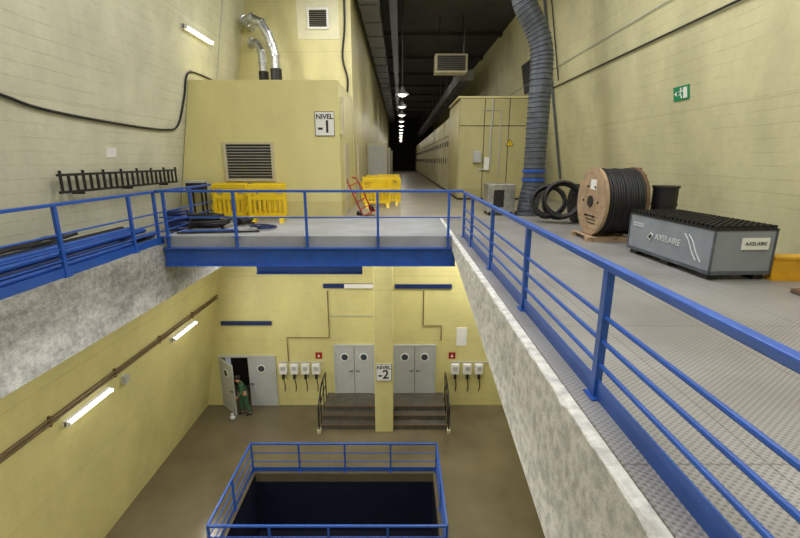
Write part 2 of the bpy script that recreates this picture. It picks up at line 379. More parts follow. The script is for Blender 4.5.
def level_sign(num, x0, x1, y, z0, z1):
    cx = (x0+x1)/2; w = x1-x0; h = z1-z0
    e = thing('level_sign', (cx, y, z0), 'white rectangular sign reading NIVEL %s in black' % num, 'sign')
    B().bb(x0, x1, y-.015, y, z0, z1).obj('panel', M_white, e)
    b = B(); t = .014
    b.bb(x0, x1, y-.018, y-.015, z0, z0+t).bb(x0, x1, y-.018, y-.015, z1-t, z1).bb(x0, x0+t, y-.018, y-.015, z0+t, z1-t).bb(x1-t, x1, y-.018, y-.015, z0+t, z1-t)
    b.obj('border', M_black, e)
    text('NIVEL', w*.33, (cx, y-.018, z1-h*.22), (math.pi/2, 0, 0), M_black, e, bold=.005)
    text(num, w*.84, (cx-.01, y-.018, z0+h*.36), (math.pi/2, 0, 0), M_black, e, bold=.008)
level_sign('-1', -2.33, -1.79, 12.39, 2.24, 2.88)
level_sign('-2', -.85, -.29, 13.79, -5.98, -5.32)

# ducts over the enclosure
e = thing('exhaust_duct', (-4.3, 15.3, ZT), 'shiny silver segmented exhaust ducts bending onto black pipes', 'duct')
def segduct(path, r, name, m, par):
    path = [Vector(p) for p in path]; b = B()
    b.tube(path, r, 20)
    for p, q in zip(path, path[1:]):
        t = (q-p).normalized()
        b.tube([p-t*.025, p+t*.025], r*1.14, 20)
    return b.obj(name, m, par)
segduct([(-5.0, 15.97, 5.95), (-4.98, 15.4, 5.95), (-4.72, 15.15, 5.95), (-4.42, 15.1, 5.82), (-4.22, 15.1, 5.5), (-4.1, 15.1, 5.15), (-4.02, 15.1, 4.85), (-4.02, 15.1, 4.45)], .145, 'elbow_duct', M_steel, e)
segduct([(-5.0, 15.97, 5.4), (-4.9, 15.75, 5.4), (-4.72, 15.6, 5.33), (-4.58, 15.55, 5.08), (-4.56, 15.55, 4.75), (-4.56, 15.55, 4.45)], .13, 'elbow_duct', M_steel, e)
B().cyl((-4.02, 15.1, ZT), (-4.02, 15.1, 4.46), .18, seg=20).obj('base_pipe', M_black, e, smooth=True)
B().cyl((-4.56, 15.55, ZT), (-4.56, 15.55, 4.46), .16, seg=20).obj('base_pipe', M_black, e, smooth=True)
e = thing('wall_vent', (-2.75, 16, 5.9), 'small white framed louvre vent high on the yellow wall', 'vent')
b = B(); b.bb(-3.1, -3.03, 15.92, 15.98, 5.85, 6.5).bb(-2.45, -2.38, 15.92, 15.98, 5.85, 6.5).bb(-3.03, -2.45, 15.92, 15.98, 6.43, 6.5).bb(-3.03, -2.45, 15.92, 15.98, 5.85, 5.92)
b.obj('frame', M_white, e)
b = B()
for i in range(8): b.bb(-3.03, -2.45, 15.93, 15.97, 5.93+i*.063, 5.965+i*.063)
b.obj('slats', M_dark, e)
b = B(); b.tube(smoothpath([(-1.85, 15.95, 7.5), (-1.85, 15.93, 6), (-1.95, 15.93, 5), (-1.8, 15.93, 4.3), (-1.85, 15.93, 3.72)], 6), .035, 8)
b.obj('cable', M_black, label='black cable hanging down the yellow end wall', cat='cable', smooth=True)

# left wall cable
pts = [(-3.9, 2.9), (1, 2.75), (6.0, 2.6), (7.5, 2.42), (9.5, 2.34), (11.3, 2.34), (11.95, 2.5), (12.2, 3.2), (12.3, 3.8), (12.9, 3.92), (14.5, 3.9)]
b = B(); b.tube(smoothpath([onL(y, z, .035) @ Vector((0, 0, 0)) for y, z in pts], 6), .025, 8)
b.obj('cable', M_black, label='thick black cable sagging along the upper wall', cat='cable', smooth=True)
b = B(); b.tube([onL(y, z, .02) @ Vector((0, 0, 0)) for y, z in ((14.2, 3.9), (14.2, 7.4))], .013, 8)
b.obj('cable', M_grey, label='thin grey cable rising up the upper wall', cat='cable', smooth=True)
b = B()
for dz, r in ((0, .035), (.1, .03)):
    b.tube([onL(-3.9, -3.45+dz, .05) @ Vector((0, 0, 0)), onL(15.5, -3.45+dz, .05) @ Vector((0, 0, 0))], r, 8)
for y in range(-3, 15, 2): b.box((.04, 0, .05), (.08, .04, .22), M=onL(y+.5, -3.45, 0))
b.obj('conduit', M_brown, label='pair of brown conduits running along the lower wall', cat='conduit')
def lamp(y0, y1, z, lab):
    cy = (y0+y1)/2; L = y1-y0; Mx = onL(cy, z)
    e = thing('fluorescent_lamp', tuple(Mx @ Vector((0, 0, 0))), lab, 'lamp', 'fluorescent tube lamps on the wall')
    B().box((.04, 0, 0), (.08, L, .12), M=Mx).obj('housing', M_white, e)
    B().cyl((.11, -L/2+.03, 0), (.11, L/2-.03, 0), .035, M=Mx, seg=10).obj('tube', M_lamp, e, smooth=True)
    for s in (-1, 1): B().box((.1, s*(L/2-.015), 0), (.12, .03, .1), M=Mx).obj('end_cap', M_white, e)
    li = bpy.data.lights.new('lamp_light', 'AREA'); li.shape = 'RECTANGLE'; li.size = .12; li.size_y = L; li.energy = 60; li.color = (1, .98, .93)
    lo = bpy.data.objects.new('lamp_light', li); C.objects.link(lo)
    n = Vector((1, 0, -.18)).normalized()
    lo.matrix_world = Matrix.Translation(Mx @ Vector((.17, 0, 0))) @ (-n).to_track_quat('Z', 'Y').to_matrix().to_4x4()
lamp(7.87, 9.3, -3.72, 'glowing fluorescent tube on lower yellow wall beside conduit')
lamp(12.2, 13.7, -3.72, 'glowing fluorescent tube on lower yellow wall beside conduit')
lamp(3.5, 4.95, -3.72, 'glowing fluorescent tube on lower yellow wall beside conduit')
lamp(11.9, 13.5, 4.86, 'fluorescent tube glowing high on the upper wall')
B().box((.006, 0, 0), (.012, .32, .2), M=onL(9.3, 1.75)).obj('paper_notice', M_white, label='small white paper notice on the pale wall', cat='notice')
B().box((.06, 0, 0), (.12, .14, .2), M=onL(9.9, -3.78)).obj('switch_box', M_grey, label='small grey junction box on lower wall under conduit', cat='junction box')

xk = xl(1.23)+.16
e = thing('metal_rack', (xk, 9.7, 1.0), 'low dark ladder-like metal rack with close upright bars', 'rack')
for z in (1.02, 1.32): B().bb(xk-.02, xk+.02, 7.65, 11.75, z, z+.045).obj('side_rail', M_dark, e)
for i in range(22): B().cyl((xk, 7.72+i*.19, 1.04), (xk, 7.72+i*.19, 1.36 if i % 3 else 1.42), .026, seg=8).obj('upright_bar', M_dark, e)
for y in (8.2, 9.7, 11.2): B().bb(xl(1.0)+.01, xk+.03, y-.02, y+.02, .98, 1.02).obj('wall_bracket', M_dark, e)

# pipes on left ledge
cols = [M_blue, M_blueD, M_dark, M_blue, M_black, M_blue]
k = 0
for row in range(5):
    for i in range(7-row):
        x = -5.28-.05*row-i*.1; z = -.16+.05+row*.087
        if x < xl(z)+.06: continue
        y0 = .5+random.random()*1.5; y1 = 8.0+random.random()*2.2-row*.3
        m = cols[(k*5+row) % 6]; k += 1
        lab = {'blue_paint': 'blue', 'blue_paint_dark': 'dark blue', 'dark_metal': 'dark grey', 'black_rubber': 'black'}[m.name]
        B().cyl((x, y0, z), (x, y1, z), .049, seg=12).obj('steel_pipe', m, label=lab+' steel pipe lying in stack on ledge', cat='pipe', group='pipes stacked on the ledge', smooth=True)
def coil(x, y, z, R, turns, r, m, lab, name='hose_coil', jit=.02, group=None, X=None):
    pts = []
    n = 20; rr = R; cx = cy = 0
    for i in range(turns*n+1):
        a = 2*math.pi*i/n
        if i % 5 == 0: tr = R*(1+random.uniform(-1, 1)*jit*6); tx = random.uniform(-1, 1)*jit*4; ty = random.uniform(-1, 1)*jit*4
        rr += (tr-rr)*.3; cx += (tx-cx)*.2; cy += (ty-cy)*.2
        pts.append((x+cx+rr*math.cos(a), y+cy+rr*math.sin(a), z+r+(i/n)*r*1.5))
    b = B(); b.tube(pts, r, 8); return b.obj(name, m, label=lab, cat='hose', smooth=True, group=group, X=X)
coil(-4.62, 10.3, 0, .34, 7, .03, M_black, 'loose tangle of black hose on the bridge floor', jit=.05)
coil(-3.95, 10.85, 0, .18, 5, .022, M_dark, 'small tangle of dark hose on bridge floor', jit=.04)
coil(-3.35, 10.3, 0, .24, 2, .022, M_blueD, 'loose blue hose loop on bridge floor', jit=.05)
coil(-5.66, 10.95, -.16, .26, 8, .04, M_blueD, 'tall coil of dark blue hose lying on the ledge', jit=.01)
for i, (a, c, m, r) in enumerate([((-4.95, 9.45, .03), (-3.2, 9.7, .03), M_dark, .022), ((-4.95, 9.62, .03), (-3.75, 9.9, .03), M_blue, .025)]):
    B().cyl(a, c, r, seg=10).obj('steel_rod', m, label=('blue' if m == M_blue else 'dark')+' steel rod lying on the bridge floor', cat='rod', smooth=True)
for j, (m, dx, ya, yb) in enumerate(((M_black, 0, 3.0, 7.2), (M_dark, -.15, 4.6, 7.4), (M_black, -.29, 3.6, 7.3))):
    pp = [(-5.5+dx+.035*math.sin(i*1.3+j*2), ya+(yb-ya)*i/9, .325+.05*abs(math.sin(i*1.9+j))) for i in range(10)]
    B().tube(smoothpath(pp, 6), .026, 8).obj('hose', m, label='loose dark hose draped over the stacked pipes', cat='hose', smooth=True, group='hoses over the pipes')
e = thing('tool_box', (-5.6, 11.95, -.16), 'grey metal tool box on a stand by the wall', 'tool box')
B().bb(-5.8, -5.35, 11.8, 12.15, .75, 1.0).obj('body', M_dark, e, bevel=.02)
B().bb(-5.82, -5.33, 11.78, 12.17, 1.0, 1.05).obj('lid', M_grey, e)
for xx in (-5.75, -5.4):
    for yy in (11.85, 12.1): B().bb(xx-.02, xx+.02, yy-.02, yy+.02, -.16, .75).obj('leg', M_dark, e)

# ------------------------------------------------------------------ yellow plastic barriers
def barrier(loc, rz, lab):
    e = thing('barrier', (0, 0, 0), lab, 'barrier', 'yellow plastic pedestrian barriers')
    b = B(); w = .48
    b.bb(-w, w, -.035, .035, .87, .99).bb(-w, w, -.035, .035, .14, .23).bb(-w, w, -.03, .03, .58, .67)
    b.bb(-w, -w+.08, -.035, .035, .23, .87).bb(w-.08, w, -.035, .035, .23, .87)
    for i in range(1, 7):
        x = -w+.04+i*(2*w-.08)/7; b.bb(x-.024, x+.024, -.025, .025, .23, .58)
    b.bb(-.2, .2, -.026, .026, .67, .87)
    b.obj('panel', M_yel, e, bevel=.01)
    for x in (-.36, .36):
        b = B(); b.prism([(x-.05, -.2, 0), (x-.05, .2, 0), (x-.05, .1, .14), (x-.05, -.1, .14)], (.1, 0, 0)); b.obj('foot', M_yel, e)
    for z in (.3, .7): B().cyl((-w-.03, 0, z), (-w-.03, 0, z+.12), .03, seg=10).obj('hinge', M_yel, e)
    e.location = loc; e.rotation_euler = (0, 0, rz); return e
b0 = barrier((-4.5, 11.5, 0), -.12, 'yellow plastic barrier standing before the enclosure')
copy_thing(b0, (-3.48, 11.35, 0), .1)
copy_thing(b0, (-4.7, 12.12, 0), .03)
copy_thing(b0, (-3.62, 12.05, 0), -.06)
for i, (x, y, r) in enumerate([(-.8, 15.0, .15), (-.45, 15.8, -.12), (-.95, 16.6, .1), (-.5, 17.4, -.1), (-.95, 18.3, .05), (-.5, 19.4, -.05)]):
    copy_thing(b0, (x, y, 0), r, label='yellow plastic barrier standing at the corridor mouth')

e = thing('hand_truck', (-1.3, 12.9, 0), 'dark red hand truck leaning near the enclosure corner', 'hand truck')
X = Matrix.Translation((-.95, 12.9, 0)) @ Matrix.Rotation(math.radians(-24), 4, 'Y') @ Matrix.Rotation(math.radians(35), 4, 'Z')
b = B()
for x in (-.17, .17): b.tube(smoothpath([(x, 0, .06), (x, 0, .8), (x*.9, .02, 1.1), (x*.5, .1, 1.2)], 5), .022, 8)
for z in (.25, .5, .75, 1.0): b.cyl((-.17, 0, z), (.17, 0, z), .016, seg=8)
b.obj('frame', M_red, e, X=X, smooth=True)
B().bb(-.19, .19, -.26, 0, .04, .06).obj('toe_plate', M_red, e, X=X)
for x in (-.23, .23):
    b = B(); b.cyl((x-.03, .06, .13), (x+.03, .06, .13), .11, seg=20); b.cyl((x-.035, .06, .13), (x+.035, .06, .13), .05, seg=12); b.obj('wheel', M_black, e, X=X, smooth=True)

# ------------------------------------------------------------------ corridor
for i in range(12):
    y = 18.4+4.1*i
    e = thing('pendant_lamp', (.1, y, 4.1), 'enamel pendant lamp hanging over the corridor', 'lamp', 'row of corridor pendant lamps')
    B().cyl((.1, y, 4.4), (.1, y, ZC), .022, seg=6).obj('cord', M_black, e)
    b = B(); b.cyl((.1, y, 4.14), (.1, y, 4.26), .27, .14, seg=20); b.cyl((.1, y, 4.26), (.1, y, 4.42), .12, .05, seg=12); b.obj('lamp_shade', M_tray, e, smooth=True)
    B().sphere((.1, y, 4.14), .18, (1, 1, .45)).obj('bulb', M_bulb, e, smooth=True)
    if i % 2 == 0:
        li = bpy.data.lights.new('pendant_light', 'POINT'); li.energy = 45; li.shadow_soft_size = .2; li.color = (1, .95, .85)
        lo = bpy.data.objects.new('pendant_light', li); lo.location = (.1, y, 3.85); C.objects.link(lo)
b = B(); b.bb(-1.45, -.75, 16.5, YE-.1, 6.9, 7.35)
for y in range(17, 60, 2): b.bb(-1.48, -.72, y-.03, y+.03, 6.87, 7.38)
b.obj('ceiling_duct', M_tray, label='rectangular metal air duct under the dark ceiling', cat='duct')
b = B(); b.bb(-.4, -.1, 16.5, YE-.1, 7.1, 7.25)
for y in range(17, 60, 3): b.bb(-.27, -.23, y, y+.04, 7.25, ZC-.005)
b.obj('cable_tray', M_dark, label='dark cable tray running beneath the ceiling', cat='cable tray')
b = B(); b.bb(2.7, 3.3, 21, YE-.1, 5.1, 5.55)
for y in range(21, 70, 2): b.bb(2.67, 3.33, y+.5, y+.56, 5.07, 5.58)
for y in range(22, 70, 4): b.bb(2.98, 3.02, y, y+.04, 5.55, ZC-.005)
b.obj('air_duct', M_tray, label='long grey air duct hung above the corridor cabinets', cat='duct')
e = thing('air_heater', (2.2, 20, 5.2), 'grey suspended air heater with dark grille', 'heater')
B().bb(1.5, 2.9, 20, 20.7, 5.25, 6.0).obj('body', M_cardb, e, bevel=.03)
b = B()
for i in range(8): b.bb(1.6, 2.8, 19.96, 20, 5.33+i*.075, 5.385+i*.075)
b.obj('grille', M_dark, e)
for x in (1.7, 2.7): B().cyl((x, 20.35, 6.0), (x, 20.35, ZC-.005), .02, seg=6).obj('hanger', M_dark, e)
e = thing('electrical_enclosure', (3.8, 18, 0), 'tall dull yellow switchgear enclosure with conduits on its face', 'electrical cabinet')
B().bb(2.38, 5.3, 18, 21.4, 0, 3.96).obj('body', M_seam, e, bevel=.02)
for (x0, x1) in ((2.38, 3.34), (3.37, 4.32), (4.35, 5.3)):
    B().bb(x0, x1, 17.97, 18.0, .08, 2.9).obj('panel', M_box2, e, bevel=.01)
    B().bb(x0, x1, 17.97, 18.0, 2.93, 3.94).obj('panel', M_box2, e, bevel=.01)
b = B(); b.bb(2.3, 5.36, 17.95, 21.45, 3.96, 4.02); b.obj('roof', M_box, e)
for y in (18.03, 19.16, 20.29): B().bb(2.34, 2.38, y, y+1.09, .1, 3.85).obj('door', M_box2, e, bevel=.01)
b = B(); b.tube(smoothpath([(3.65, 17.94, 3.94), (3.65, 17.93, 3.2), (3.6, 17.93, 2.4), (3.62, 17.93, 1.4), (3.2, 17.93, 1.2)], 5), .03, 8)
b.tube([(4.0, 17.95, .9), (4.0, 17.95, 3.5), (3.3, 17.95, 3.5)], .02, 8); b.obj('conduit', M_grey, e, smooth=True)
B().bb(2.95, 3.25, 17.8, 17.97, 1.5, 1.95).obj('switch_box', M_grey, e, bevel=.02)
B().bb(3.4, 3.6, 17.85, 17.97, 1.2, 1.7).obj('switch_box', M_white, e, bevel=.02)
wz, wx, s_ = 2.15, 4.4, .8
e2 = thing('warning_sign', (wx, 17.95, wz), 'yellow triangular electrical hazard warning sign', 'sign')
tri = lambda P, y: [(wx+a*s_, y, wz+c*s_) for a, c in P]
B().prism(tri([(-.2, 0), (.2, 0), (0, .35)], 17.965), (0, -.012, 0)).obj('border', M_black, e2)
B().prism(tri([(-.16, .023), (.16, .023), (0, .31)], 17.95), (0, -.004, 0)).obj('panel', M_yel, e2)
B().prism(tri([(.01, .23), (-.04, .13), (-.005, .13), (-.02, .04), (.04, .15), (.005, .15)], 17.945), (0, -.003, 0)).obj('bolt_symbol', M_black, e2)
c0 = thing('switchgear_cabinet', (3.2, 21.6, 0), 'tall grey-beige switchgear cabinet in corridor row', 'electrical cabinet', 'row of corridor switchgear cabinets')
B().bb(2.42, 4.4, 21.6, 24.0, 0, 3.6).obj('body', M_seam, c0, bevel=.02)
for y in (21.65, 22.83):
    d = B().bb(2.36, 2.42, y, y+1.12, .12, 2.7).obj('door', M_cardb, c0, bevel=.01)
    B().bb(2.32, 2.36, y+.95, y+1.0, 1.4, 1.7).obj('handle', M_black, d)
    B().bb(2.345, 2.36, y+.2, y+.85, 2.25, 2.5).obj('vent', M_black, d)
    B().bb(2.36, 2.42, y, y+1.12, 2.75, 3.55).obj('upper_panel', M_box2, c0, bevel=.01)
for i in range(1, 18):
    copy_thing(c0, (3.2, 21.6+2.55*i, 0))
c1 = thing('white_cabinet', (-1.1, 22, 0), 'pale grey tall cabinet against corridor wall', 'cabinet', 'pale cabinets along corridor')
B().bb(-1.63, -.65, 22, 23.6, 0, 2.4).obj('body', M_cardb, c1, bevel=.02)
B().bb(-1.55, -.72, 21.96, 22, .1, 2.3).obj('door', M_grey, c1)
copy_thing(c1, (-1.1, 30, 0)); copy_thing(c1, (-1.1, 38, 0))
for i, y in enumerate((17.2, 26.5, 34.5)):
    B().bb(-1.65, -1.6, y, y+1.1, 0, 2.15).obj('door_%d' % (i+5), M_cardb, kind='structure')
B().box((.02, 0, 0), (.04, 1.6, 1.2), M=onR(19.6, 5.0)).obj('recess_shade_panel', M_black, kind='structure')  # flat black panel, shade of a wall recess put into its colour

# ------------------------------------------------------------------ big duct
e = thing('ventilation_duct', (3.85, 12.9, 0), 'large dark grey corrugated ventilation duct dropping from the ceiling', 'duct')
path = smoothpath([(3.25, 12.9, ZC-.01), (3.25, 12.9, 6.4), (3.3, 12.9, 5.75), (3.72, 12.9, 5.0), (3.9, 12.9, 4.4), (3.92, 12.9, 3.5), (3.92, 12.9, 1.75), (3.92, 12.9, .95), (3.86, 12.9, .55), (3.8, 12.9, .12)], 14)
b = B(); b.tube(path, .3, 28)
last = path[0]
for i in range(1, len(path)-1):
    if (path[i]-last).length > .1:
        t = (path[i+1]-path[i-1]).normalized()*.018; b.tube([path[i]-t, path[i], path[i]+t], [.3, .325, .3], 28); last = path[i]
b.obj('duct_pipe', M_duct, e, smooth=True)
for z in (1.0, 1.25): B().cyl((3.92, 12.9, z), (3.92, 12.9, z+.08), .335, seg=28).obj('blue_band', M_blue, e, smooth=True, label='blue painted band')
B().cyl((3.8, 12.9, 0), (3.8, 12.9, .12), .36, seg=28).obj('flange', M_duct, e, smooth=True)
e = thing('steel_cabinet', (3.0, 13, 0), 'silver metal ventilation unit box beside the big duct', 'cabinet')
B().bb(2.58, 3.38, 12.75, 13.5, .1, .92).obj('body', M_steel, e, bevel=.02)
B().bb(2.75, 3.05, 12.72, 12.75, .25, .75).obj('fan_grille', M_dark, e)
for x in (2.63, 3.28):
    for y in (12.8, 13.4): B().bb(x, x+.06, y, y+.06, 0, .1).obj('foot', M_dark, e)
def rpipe(pts, r, m, lab, sm=True):
    b = B(); b.tube([onR(y, z, r+.02) @ Vector((0, 0, 0)) for y, z in pts], r, 8); return b.obj('conduit', m, label=lab, cat='conduit', smooth=sm)
rpipe([(-3.9, 4.15), (30, 4.15)], .022, M_black, 'black conduit running straight along the high wall')
rpipe([(-3.9, 4.75), (30, 4.75)], .012, M_grey, 'thin grey conduit running high along wall')
rpipe([(16.8, .9), (16.8, 7.5)], .045, M_duct, 'grey vertical pipe fixed to side wall')
rpipe([(16.2, 4.3), (16.2, 7.5)], .02, M_black, 'thin black vertical cable fixed to side wall')
Mx = onR(9.5, 2.94)
e = thing('emergency_exit_sign', tuple(Mx @ Vector((0, 0, 0))), 'green emergency exit sign with running man and arrow', 'sign')
B().box((.01, 0, 0), (.02, .5, .28), M=Mx).obj('panel', M_green, e)
B().box((.023, .14, 0), (.006, .12, .21), M=Mx).obj('door_symbol', M_white, e)
b = B(); b.cyl((.02, 0, .085), (.028, 0, .085), .022, M=Mx, seg=10)
for (a, c) in (((0, .06), (-.01, -.01)), ((-.01, -.01), (-.07, -.04)), ((-.01, -.01), (.03, -.1)), ((0, .05), (.07, .03)), ((0, .05), (-.06, .03))):
    b.cyl((.024, a[0], a[1]), (.024, c[0], c[1]), .012, M=Mx, seg=6)
b.prism([Mx @ Vector((.024, -.13, .05)), Mx @ Vector((.024, -.13, -.05)), Mx @ Vector((.024, -.21, 0))], Mx.to_3x3() @ Vector((.004, 0, 0)))
b.obj('running_man', M_white, e)

# ------------------------------------------------------------------ cable reels
def reel(x0, x1, y, R, rc, mf, mc, lab, z=0, mf2=None, cr=.024):
    e = thing('cable_reel', ((x0+x1)/2, y, z), lab, 'cable reel', 'cable reels by the wall')
    for k, x in enumerate((x0, x1)):
        b = B(); b.cyl((x-.03, y, z+R), (x+.03, y, z+R), R, seg=48)
        s = -1 if k == 0 else 1
        for j in range(-5, 6):
            zz = j*R*.18; hw = math.sqrt(max(.01, R*R*.92-zz*zz))
            b.bb(x+s*.03-.006, x+s*.03+.006, y-hw, y+hw, z+R+zz-R*.084, z+R+zz+R*.084)
        fl = b.obj('flange', mf if k == 0 or mf2 is None else mf2, e, smooth=False)
        b = B(); b.cyl((x+s*.03, y, z+R), (x+s*.06, y, z+R), R*.17, seg=20)
        for a in range(6):
            an = a*math.pi/3; b.cyl((x+s*.03, y+R*.5*math.cos(an), z+R+R*.5*math.sin(an)), (x+s*.055, y+R*.5*math.cos(an), z+R+R*.5*math.sin(an)), .025, seg=8)
        b.obj('hub_plate', M_dark, fl)
    b = B(); n = int((x1-x0-.08)/(cr*1.9))
    for i in range(n):
        xx = x0+.05+i*(x1-x0-.1)/(n-1); q = rc+(.012 if i % 5 == 2 else 0)
        b.tube([(xx, y+q*math.cos(t*math.pi/20), z+R+q*math.sin(t*math.pi/20)) for t in range(40)], cr, 8, closed=True)
    b.cyl((x0+.03, y, z+R), (x1-.03, y, z+R), rc, seg=40)
    b.obj('wound_cable', mc, e, smooth=True)
    return e
big = reel(3.95, 4.72, 8.9, .68, .63, M_wood, M_black, 'large wooden cable reel wound with thick black cable', z=.1, mf2=M_wood2)
B().bb(3.905, 3.912, 8.7, 8.95, 1.02, 1.22).obj('paper_label', M_white, big, label='white paper label')
b = B()
for k in range(3): b.bb(3.906, 3.912, 8.6, 9.15-.1*k, .48-.07*k, .5-.07*k)
b.obj('stencil_mark', M_dark, big, label='dark stencilled marking')
b = B()
for y in (8.6, 9.3): b.bb(3.75, 4.85, y-.06, y+.06, 0, .09)
for x in (3.85, 4.35, 4.8): b.bb(x-.05, x+.05, 8.5, 9.45, .085, .098)
b.obj('wooden_pallet', M_wood, label='rough timber pallet beneath the cable reel', cat='pallet')
e = thing('drum', (5.15, 8.45, 0), 'small upright black drum standing behind the crate', 'drum')
B().cyl((5.15, 8.45, 0), (5.15, 8.45, 1.08), .22, seg=28).obj('body', M_black, e, smooth=True)
for z in (.35, .75): B().cyl((5.15, 8.45, z), (5.15, 8.45, z+.03), .235, seg=28).obj('rib', M_black, e, smooth=True)
B().cyl((5.15, 8.45, 1.08), (5.15, 8.45, 1.12), .24, seg=28).obj('lid', M_dark, e, smooth=True)
# coils of cable standing on edge, leaning
for (cx, cy, R, lean, turns, r) in ((3.95, 11.55, .4, 72, 6, .032), (4.25, 11.4, .43, 76, 6, .035)):
    Xc = Matrix.Translation((cx, cy, R*math.sin(math.radians(lean))+.12)) @ Matrix.Rotation(math.radians(-18), 4, 'Z') @ Matrix.Rotation(math.radians(lean), 4, 'X')
    coil(0, 0, 0, R, turns, r, M_black, 'black cable coil standing on edge near the duct', name='cable_coil', jit=.012, group='standing cable coils', X=Xc)
reel(4.62, 5.0, 11.4, .5, .45, M_dark, M_black, 'black cable drum standing near the duct')
reel(5.25, 5.7, 11.6, .5, .42, M_wood2, M_black, 'dark wooden drum of black cable against wall')
coil(5.4, 10.35, 0, .4, 5, .05, M_black, 'coil of thick black cable on walkway', jit=.01)

# ------------------------------------------------------------------ grey crate
X = Matrix.Translation((4.2, 5.66, 0)) @ Matrix.Rotation(math.radians(3), 4, 'Z')
e = thing('storage_crate', (4.6, 6.7, 0), 'grey crate with black studded top and pale lettering', 'crate')
W, L, H = .86, 1.95, .69
B().bb(0, W, 0, L, .09, H).obj('body', M_crate, e, X=X, bevel=.015)
b = B()
for x in (0, W):
    for y in (0, L): b.bb(x-.012, x+.012, y-.012, y+.012, .08, H)
b.bb(-.012, W+.012, -.012, .012, .08, .13).bb(-.012, W+.012, L-.012, L+.012, .08, .13).bb(-.012, .012, 0, L, .08, .13).bb(W-.012, W+.012, 0, L, .08, .13)
b.obj('frame', M_duct, e, X=X)
b = B(); b.bb(-.015, W+.015, -.015, L+.015, H, H+.02)
for i in range(22):
    for j in range(9):
        x = .03+j*(W-.06)/8; y = .03+i*(L-.06)/21
        b.bb(x-.025, x+.025, y-.022, y+.022, H+.02, H+.065)
b.obj('studded_top', M_black, e, X=X)
for (x, y) in ((.1, .15), (W-.1, .15), (.1, L-.15), (W-.1, L-.15), (.1, L/2)):
    B().bb(x-.07, x+.07, y-.1, y+.1, 0, .085).obj('foot', M_black, e, X=X)
def onface(pts): return [(-.008, p[0], p[1]) for p in pts]
b = B(); b.prism(onface([(1.42, .36), (1.34, .46), (1.26, .42), (1.34, .31)]), (-.004, 0, 0)); b.obj('logo', M_print, e, X=X)
b = B(); b.prism([(-.013, p[0], p[1]) for p in [(1.385, .37), (1.34, .425), (1.295, .4), (1.34, .345)]], (-.003, 0, 0)); b.obj('logo_inset', M_dark, e, X=X)
text('AXELAIRE', .135, (-.01, .92, .4), (math.pi/2, 0, -math.pi/2), M_print, e, bold=.002, X=X)
b = B()
for dy in (0, .09): b.tube(smoothpath([(-.008, .56-dy, .56), (-.008, .46-dy, .47), (-.008, .38-dy, .34), (-.008, .27-dy, .22)], 5), .008, 6)
b.obj('cable_graphic', M_print, e, X=X)
b = B()
for z in (.5, .54): b.bb(-.01, -.006, 1.55, 1.85, z, z+.02)
b.obj('small_print', M_print, e, X=X)
B().bb(.38, .76, -.024, -.004, .43, .59).obj('label_plate', M_white, e, X=X)
text('AXELAIRE', .07, (.57, -.028, .51), (math.pi/2, 0, 0), M_dark, e, X=X)
b = B(); Xb = Matrix.Translation((5.66, 5.72, 0)) @ Matrix.Rotation(math.radians(-5), 4, 'Z')
b.bb(-.58, .58, -.12, .12, 0, .03).bb(-.58, .58, -.12, .12, .3, .33).bb(-.58, .58, -.1, -.075, .03, .3)
for x in (-.5, 0, .5): b.bb(x-.01, x+.01, -.075, .1, .03, .3)
b.obj('steel_beam', M_yelb, label='yellow painted steel beam lying against the wall', cat='steel beam', X=Xb)
B().bb(4.85, 5.15, 4.95, 5.12, 0, .06).obj('wood_block', M_wood2, label='small brown timber block on the walkway', cat='wood block', bevel=.01)

# ------------------------------------------------------------------ lower level doors
ZL = -7.5
def leaf(name, parent, x0, x1, z0, z1, y, X=None, hs=1):
    d = B().bb(x0, x1, y-.05, y, z0, z1).obj(name, M_grey, parent, X=X, bevel=.01)
    cx = (x0+x1)/2; zz = z0+(z1-z0)*.78
    B().cyl((cx, y-.065, zz), (cx, y-.05, zz), .17, seg=24).obj('porthole_frame', M_white, d, X=X, smooth=True)
    B().cyl((cx, y-.072, zz), (cx, y-.06, zz), .13, seg=24).obj('porthole_glass', M_glass, d, X=X, smooth=True)
    hx = x1-.08 if hs > 0 else x0+.08
    b = B(); b.cyl((hx, y-.1, z0+1.0), (hx, y-.05, z0+1.0), .02, seg=8); b.cyl((hx, y-.1, z0+1.0), (hx-hs*.12, y-.1, z0+1.0), .015, seg=8)
    b.obj('handle', M_black, d, X=X, smooth=True)
    return d
def double_door(n, x0, x1, z0, h):
    e = thing('door_%d' % n, ((x0+x1)/2, YB, z0), None, None); e['kind'] = 'structure'
    m = (x0+x1)/2
    leaf('door_leaf', e, x0+.06, m-.01, z0+.01, z0+h-.06, YB-.02); leaf('door_leaf', e, m+.01, x1-.06, z0+.01, z0+h-.06, YB-.02, hs=-1)
    b = B(); b.bb(x0, x0+.06, YB-.08, YB, z0, z0+h).bb(x1-.06, x1, YB-.08, YB, z0, z0+h).bb(x0+.06, x1-.06, YB-.08, YB, z0+h-.06, z0+h)
    b.obj('door_frame', M_grey, e)
double_door(1, -2.6, -1.0, ZL, 2.1)
double_door(2, -.25, 1.4, ZL, 2.1)
e = thing('door_3', (-5.5, YB, ZF), None, None); e['kind'] = 'structure'
leaf('door_leaf', e, -6.0, -4.98, ZF+.01, ZF+2.12, YB-.02, hs=-1)
b = B(); b.bb(dx0-.06, dx0, YB-.08, YB, ZF, ZF+2.2).bb(-4.98, -4.92, YB-.08, YB, ZF, ZF+2.2).bb(dx0, -4.98, YB-.08, YB, ZF+2.13, ZF+2.2); b.obj('door_frame', M_grey, e)
e = thing('door_4', (dx0, YB, ZF), None, None); e['kind'] = 'structure'
X = Matrix.Translation((dx0, YB-.06, ZF)) @ Matrix.Rotation(math.radians(-42), 4, 'Z')
